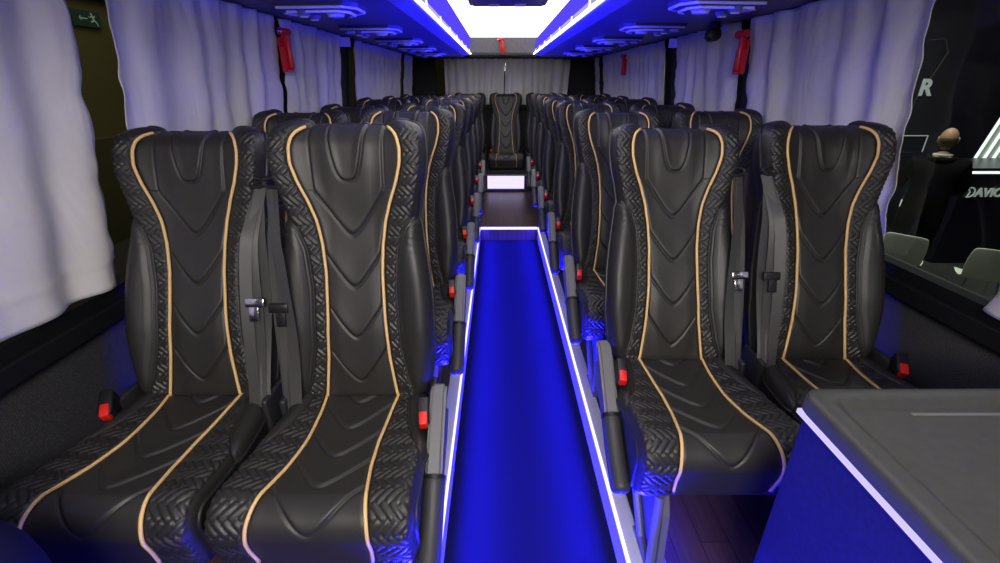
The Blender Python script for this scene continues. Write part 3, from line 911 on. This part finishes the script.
# --------------------------------------------------------------- the hall outside
GZ = CZ - 2.2
struct('ground', MB().box((-9, -8, GZ - .05), (14, 16, GZ)), M_hallfloor)
struct('wall_hall_exit', MB().box((-6.1, -6, GZ), (-6, 16, 5)), M_olive)
struct('wall_hall_booth', MB().box((4.6, 8.2, GZ), (11.5, 8.3, 5)), M_booth)
struct('wall_hall_side', MB().box((11.4, -6, GZ), (11.5, 8.2, 5)), M_booth)
struct('wall_hall_rear', MB().box((-6, 16, GZ), (4.6, 16.1, 5)), M_olive)
tag(MB().box((-5.998, 2, CZ + 1.12), (-5.9, 12, CZ + 1.3)).box((-5.998, 2, CZ + 1.36), (-5.96, 12, CZ + 1.40)).build('wall_beam', M_olivedark), 'dark horizontal duct running over the exit sign on the olive hall wall', 'duct')
tag(MB().box((-5.998, 2, GZ), (-5.7, 12, CZ - .75)).build('wall_plinth', M_olivedark), 'dark low plinth along the olive hall wall outside', 'plinth')
# exit sign: green plate, running man and bar
es = thing('exit_sign', 'dark green exit sign with pale running figure on olive wall', 'sign', (-5.98, 7.52, CZ + .84))
sw, sh = .24, .105
MB().box((0, -sw, -sh), (.03, sw, sh), .004).build('sign_plate', M_sign, es)
def plate(pts, m_, x=.032):
    # pts in (right, up) as seen by the viewer looking at -x; right is +y
    vs = [(x, p[0], p[1]) for p in pts]; m_.add(vs, [tuple(range(len(pts)))])
fg = MB()
def seg(a, b, w):
    a = Vector(a); b = Vector(b); d = (b - a).normalized(); nrm = Vector((-d.y, d.x)) * w / 2
    plate([a - nrm, b - nrm, b + nrm, a + nrm], fg)
plate([(.09 + .017 * math.cos(k * PI / 6), .066 + .017 * math.sin(k * PI / 6)) for k in range(12)], fg)
seg((.09, .05), (.11, -.005), .03); seg((.11, -.005), (.075, -.035), .02); seg((.075, -.035), (.045, -.03), .018); seg((.11, -.005), (.15, -.045), .02); seg((.15, -.045), (.165, -.085), .018)
seg((.09, .042), (.055, .02), .014); seg((.055, .02), (.03, .035), .012); seg((.095, .042), (.135, .03), .014); seg((.135, .03), (.15, .055), .012)
fg.build('running_figure', M_signw, es)
fg = MB(); seg((-.14, .0), (.0, .0), .014); seg((-.14, 0), (-.11, .03), .012); seg((-.14, 0), (-.11, -.03), .012)
fg.build('arrow', M_signw, es)

def text_obj(name, txt, size, loc, rot, m, parent=None, bold=.0):
    cu = bpy.data.curves.new(name, 'FONT'); cu.body = txt; cu.size = size; cu.extrude = .006; cu.offset = bold
    tmp = link(bpy.data.objects.new(name, cu)); bpy.context.view_layer.update()
    me = bpy.data.meshes.new_from_object(tmp.evaluated_get(bpy.context.evaluated_depsgraph_get()))
    bpy.data.objects.remove(tmp); me.materials.clear(); me.materials.append(m)
    o = link(bpy.data.objects.new(name, me)); o.location = loc; o.rotation_euler = rot
    if parent: o.parent = parent
    return o
RT = (R(90), 0, R(-90))                     # reads for a viewer looking towards +x
RT = (R(90), 0, 0)                          # reads for a viewer looking towards +y
rr_ = text_obj('wall_letter', 'R', .35, (7.04, 8.16, CZ - .20), RT, M_letter, bold=.012)
tag(rr_, 'large pale letter R on the dark booth wall outside', 'letter')
# bar counter with lit edge and lettering
bc = thing('bar_counter', 'dark booth counter with glowing top edge and pale lettering outside', 'counter', (5.74, 5.55, GZ))
ctop = 2.2 - .975
MB().box((0, 0, 0), (3.2, .74, ctop - .03), .01).build('counter_body', M_counter, bc)
MB().box((-.05, -.03, ctop - .03), (3.25, .78, ctop + .02), .006).build('counter_top', M_counter, bc)
MB().box((0, -.036, ctop - .045), (3.2, -.026, ctop - .015)).build('edge_light', E_hall, bc)
text_obj('lettering', 'AVIO', .150, (.185, -.012, 2.2 - 1.305), RT, M_letter, bc, bold=.004)
lg = MB()
lg.tube([((.115) + .058 * math.sin(R(a)), -.012, 2.2 - 1.252 + .058 * math.cos(R(a))) for a in range(-10, 200, 12)], .009, 6)
lg.tube([(.075, -.012, 2.2 - 1.195), (.115, -.012, 2.2 - 1.252), (.092, -.012, 2.2 - 1.315)], .009, 6)
lg.build('emblem', M_letter, bc)
tag(MB().box((6.5, 7.95, GZ), (7.6, 8.19, CZ - 2.05), .01).build('display_stand', M_counter), 'low dark plinth at the foot of the booth wall outside', 'stand')
tag(MB().box((6.5, 7.95, CZ - 2.049), (7.6, 8.19, CZ - 1.98), .004).build('light_bar', E_hall2), 'pale glowing bar along the low dark plinth of the booth wall', 'light')
# monitor
mo = thing('monitor', 'thin-framed dark monitor on a stand beside the man outside', 'monitor', (5.98, 6.75, GZ))
MB().box((-.19, -.006, 1.28), (.19, .02, 1.50), .003).build('screen', M_counter, mo)
MB().box((-.2, -.012, 1.49), (.2, -.004, 1.502)).box((-.2, -.012, 1.27), (-.19, -.004, 1.5)).box((.19, -.012, 1.27), (.2, -.004, 1.5)).build('bezel', M_letter, mo)
MB().box((-.16, 0, 0), (.16, .25, 1.26), .01).build('foot', M_counter, mo)
lb = thing('diagonal_light', 'slanted pale panel with diagonal white light tubes on the booth counter', 'light panel', (7.0, 6.5, CZ - 1.03))
# steep slanted panel facing the bus: offsets (x, z) in its own plane
sl_ = (.24, .97)
def dp(u, v, y=0): return (u + v * sl_[0], y, v * sl_[1])
MB().add([dp(-.36, -1.0), dp(1.5, -1.0), dp(1.5, 1.2), dp(-.16, 1.2)], [(0, 1, 2, 3)]).add([dp(-.36, -1.0, .03), dp(1.5, -1.0, .03), dp(1.5, 1.2, .03), dp(-.16, 1.2, .03)], [(3, 2, 1, 0)]).build('panel', M_palegreen, lb)
for k in range(4):
    MB().tube([dp(-.30 + k * .13, .04, -.025), dp(-.30 + k * .13, 1.15, -.025)], .018, 8).build('light_tube', E_hall, lb)
# hanging cable loop on the booth wall
tag(MB().tube([(6.95, 8.18, CZ + .62), (7.2, 8.18, CZ + .64), (7.32, 8.18, CZ + .45), (7.2, 8.18, CZ + .1), (7.05, 8.18, CZ - .3), (7.05, 8.18, CZ - .8)], .005, 6).build('hanging_cable', M_hair, None, True), 'thin curved cable on the dark booth wall above the man', 'cable')

# shell chairs
def shell_chair(label, loc, rz):
    t = thing('shell_chair', label, 'chair', loc, (0, 0, rz), group=None); t.scale = (.82, .82, .97)
    prof = [(-.20, .43), (-.17, .455), (-.05, .44), (.08, .435), (.16, .46), (.20, .54), (.225, .66), (.25, .80)]
    wid = [.18, .20, .215, .215, .21, .22, .23, .215]
    nx = 12; vs = []; fs = []
    for (y, z), w in zip(prof, wid):
        for k in range(nx + 1):
            u = -1 + 2 * k / nx
            vs.append((w * u, y - (.05 * u * u if z > .5 else 0), z + (.025 * u * u if z < .5 else -.02 * u ** 4)))
    for i in range(len(prof) - 1):
        for k in range(nx):
            a = i * (nx + 1) + k; fs.append((a, a + 1, a + nx + 2, a + nx + 1))
    o = mesh_obj('seat_shell', vs, fs, M_chair, t); s = o.modifiers.new('s', 'SOLIDIFY'); s.thickness = .012; o.modifiers.new('ss', 'SUBSURF').levels = 1
    for sx in (-1, 1):
        for sy in (-1, 1): MB().tube([(sx * .14, sy * .12, .435), (sx * .20, sy * .20, 0)], .011, 8).build('leg', M_chrome, t, True)
    return t
shell_chair('pale moulded shell chair outside, just left of the standing man\'s legs', (4.34, 4.52, GZ), R(130))
shell_chair('pale moulded shell chair outside in front of the lettered counter', (4.78, 4.10, GZ), R(150))

# ------------------------------------------------------------------- the man
def skin_mesh(name, pts, edges, radii, m, parent=None, loc=(0, 0, 0), levels=2):
    me = bpy.data.meshes.new(name); me.from_pydata(pts, edges, []); me.materials.append(m)
    o = link(bpy.data.objects.new(name, me)); o.location = loc
    if parent: o.parent = parent
    sk = o.modifiers.new('skin', 'SKIN'); sk.use_smooth_shade = True
    for i, r in enumerate(radii):
        d = me.skin_vertices[0].data[i]; d.radius = (r, r) if not hasattr(r, '__len__') else r
    me.skin_vertices[0].data[0].use_root = True
    ss = o.modifiers.new('sub', 'SUBSURF'); ss.levels = levels; ss.render_levels = levels
    return o
# local frame: faces +y, x to his right; standing at the counter, leaning slightly
man = thing('person', 'balding man in a black suit seen from behind at the booth counter outside', 'person', (4.84, 5.02, GZ), (0, 0, R(-40)))
man.scale = (1.05, .95, .985)
body_p = [(0, 0, .93), (0, .01, 1.08), (0, .03, 1.25), (0, .05, 1.40), (0, .06, 1.48), (0, .075, 1.535),
          (.10, 0, .88), (.11, .03, .49), (.11, 0, .08), (.12, .13, .035), (-.10, 0, .88), (-.12, .02, .49), (-.13, -.02, .08), (-.14, .11, .035),
          (.19, .05, 1.40), (.25, .10, 1.15), (.22, .32, 1.06), (.20, .40, 1.06), (-.19, .05, 1.40), (-.26, .12, 1.15), (-.30, .36, 1.10), (-.31, .44, 1.10)]
body_e = [(0, 1), (1, 2), (2, 3), (3, 4), (4, 5), (0, 6), (6, 7), (7, 8), (8, 9), (0, 10), (10, 11), (11, 12), (12, 13), (3, 14), (14, 15), (15, 16), (16, 17), (3, 18), (18, 19), (19, 20), (20, 21)]
body_r = [(.165, .13), (.17, .13), (.19, .14), (.16, .115), .062, .056, .095, .062, .045, .04, .095, .062, .045, .04, .065, .048, .036, .030, .065, .048, .036, .030]
sb = skin_mesh('body', body_p, body_e, [(tuple(q * .62 for q in r) if hasattr(r, '__len__') else r * (.72 if i not in (4, 5, 17, 21) else 1)) for i, r in enumerate(body_r)], M_skin, man)
suit_r = [tuple(q + .014 for q in r) if hasattr(r, '__len__') else r + .016 for r in body_r]
ids = [0, 1, 2, 3, 4, 6, 7, 8, 10, 11, 12, 14, 15, 16, 18, 19, 20]
remap = {k: i for i, k in enumerate(ids)}
tag(skin_mesh('suit', [body_p[i] for i in ids], [(remap[a], remap[b]) for a, b in body_e if a in remap and b in remap], [suit_r[i] for i in ids], M_suit, man), 'black suit')
for i in (9, 13):
    x, y, z = body_p[i]
    MB().box((x - .05, y - .17, 0), (x + .05, y + .10, .085), .03, seg=3).build('shoe', M_black, man, True)
MB().tube([(.068 * math.cos(a), .065 + .062 * math.sin(a), 1.49) for a in [2 * PI * k / 20 for k in range(20)]], .016, 8, close=True).build('collar', M_shirt, man, True)
tag(MB().tube([(.105 * math.cos(a), .055 + .08 * math.sin(a), 1.452 + .012 * math.sin(a)) for a in [2 * PI * k / 24 for k in range(24)]], .034, 10, close=True).build('jacket_collar', M_suit, man, True), 'black jacket collar')
# head: lofted skull with face features, ears
hd = MB(); rings = []
hc = Vector((0, .085, 1.655))
for iz in range(15):
    ph = -PI / 2 + PI * iz / 14; rg = []
    for k in range(24):
        a = 2 * PI * k / 24
        x = .076 * math.cos(ph) * math.cos(a); y = .098 * math.cos(ph) * math.sin(a); z = .122 * math.sin(ph)
        if z < -.02 and y < 0: y *= .75
        if z < -.04: x *= .88
        if y > .07 and abs(x) < .02 and -.045 < z < .02: y += .022 * (1 - abs(z + .02) / .05)      # nose
        if y > .06 and .005 < abs(z - .02) < .03 and .015 < abs(x) < .05: y -= .006                 # eye hollows
        if y > .06 and -.065 < z < -.05 and abs(x) < .03: y += .006                                 # lips
        rg.append((hc.x + x, hc.y + y, hc.z + z))
    rings.append(rg)
loft(hd, rings)
for s in (-1, 1):
    hd.tube([(s * .076, hc.y - .012 + .012 * math.cos(a), hc.z - .005 + .026 * math.sin(a)) for a in [2 * PI * k / 12 for k in range(12)]], .009, 6, close=True)
hd.build('head', M_skin, man, True)
hr = MB(); rings = []
for iz in range(8):
    z = -.085 + .105 * iz / 7; rg = []
    c = math.sqrt(max(.01, 1 - (z / .125) ** 2))
    for k in range(17):
        a = PI * .95 + PI * 1.1 * k / 16
        rg.append((hc.x + .080 * c * math.cos(a), hc.y + .102 * c * math.sin(a) * (.78 if z < -.02 else 1), hc.z + z))
    rings.append(rg)
vs = [p for r_ in rings for p in r_]; fs = [(i * 17 + k, i * 17 + k + 1, i * 17 + k + 18, i * 17 + k + 17) for i in range(7) for k in range(16)]
tag(mesh_obj('hair', vs, fs, M_hair, man), 'short grey hair fringe around a bald crown')
# hands with five fingers, resting forward
for s, (x, y, z) in ((1, (.20, .42, 1.06)), (-1, (-.31, .46, 1.10))):
    pts = [(x, y, z), (x, y + .05, z - .005), (x, y + .085, z - .008)]; ed = [(0, 1), (1, 2)]; rd = [(.03, .02), (.04, .018), (.038, .014)]
    for q, (dx, ln) in enumerate(((-.027, .062), (-.009, .078), (.010, .074), (.028, .055))):
        i = len(pts); pts += [(x + dx, y + .09, z - .008), (x + dx * 1.15, y + .09 + ln * .5, z - .012), (x + dx * 1.2, y + .09 + ln, z - .03)]; ed += [(2, i), (i, i + 1), (i + 1, i + 2)]; rd += [.0095, .009, .0075]
    i = len(pts); pts += [(x - s * .045, y + .045, z - .01), (x - s * .062, y + .08, z - .02)]; ed += [(1, i), (i, i + 1)]; rd += [.012, .009]
    skin_mesh('hand', pts, ed, rd, M_skin, man, levels=1)

# ---------------------------------------------------------------------- lights
def area(name, loc, rot, size, size_y, power, col):
    l = bpy.data.lights.new(name, 'AREA'); l.shape = 'RECTANGLE'; l.size = size; l.size_y = size_y; l.energy = power; l.color = col
    o = link(bpy.data.objects.new(name, l)); o.location = loc; o.rotation_euler = rot
    return o
BLUE = (.012, .008, 1.0)
ylen = YEND - YF; ym = (YEND + YF) / 2
# LED light leaving the aisle edges: across-and-up, and down on to the aisle floor
for e, sg in ((AL, 1), (AR, -1)):
    a = area('led_wash', (e + sg * .012, ym, .010), (0, R(180), 0), .012, ylen, 75, BLUE)
    a.data.spread = R(60)
    b = area('led_side', (e + sg * .012, ym, .009), (0, R(-sg * 98), 0), .012, ylen, 36, BLUE); b.data.spread = R(75)
    c = area('led_floor', (e + sg * .012, ym, -.004), (0, R(-sg * 50), 0), .012, ylen, 115, BLUE); c.data.spread = R(95)
for e, sg in ((AL, 1), (AR, -1)):
    c = area('led_out', (e - sg * .09, ym, .02), (0, R(sg * 72), 0), .012, ylen, 18, BLUE); c.data.spread = R(75)
area('led_step', ((AL + AR) / 2, YEND - .03, -.01), (R(-80), 0, 0), .5, .012, 2.0, BLUE)
for e, sg, pw in ((AL, 1, 4), (AR, -1, 12)):
    area('led_front', (e - sg * .09, .1, .02), (0, R(sg * 118), 0), .012, 1.3, pw, BLUE).data.spread = R(110)
# added blue lamps floating over the aisle, no fixture, to light rack undersides
for sg in (-1, 1):
    c = area('rack_fill', (.05, 3.6, 1.0), (0, R(180 + sg * -45), 0), .03, 4.8, 27, BLUE); c.data.spread = R(47)
# light under the seats from the same LEDs' outer side
# ceiling light at the front of the cabin (driver's dome lamp)
area('dome_lamp', (.08, -.85, 1.69), (R(50), 0, 0), 1.3, .5, 118, (1, .93, .83))
# exhibition hall
area('hall_lamp_booth', (3.6, 5.0, 4.5), (0, 0, 0), 3, 3, 280, (.95, 1, .9))
area('hall_lamp_exit', (-4.3, 6.0, 4.2), (0, R(25), 0), 2, 5, 60, (1, .95, .75))
w = bpy.data.worlds.new('world'); SC.world = w; w.use_nodes = True
w.node_tree.nodes['Background'].inputs[0].default_value = (.5, .5, .6, 1)
w.node_tree.nodes['Background'].inputs[1].default_value = .03
SC.view_settings.view_transform = 'Standard'
SC.view_settings.look = 'None'
SC.view_settings.exposure = 0
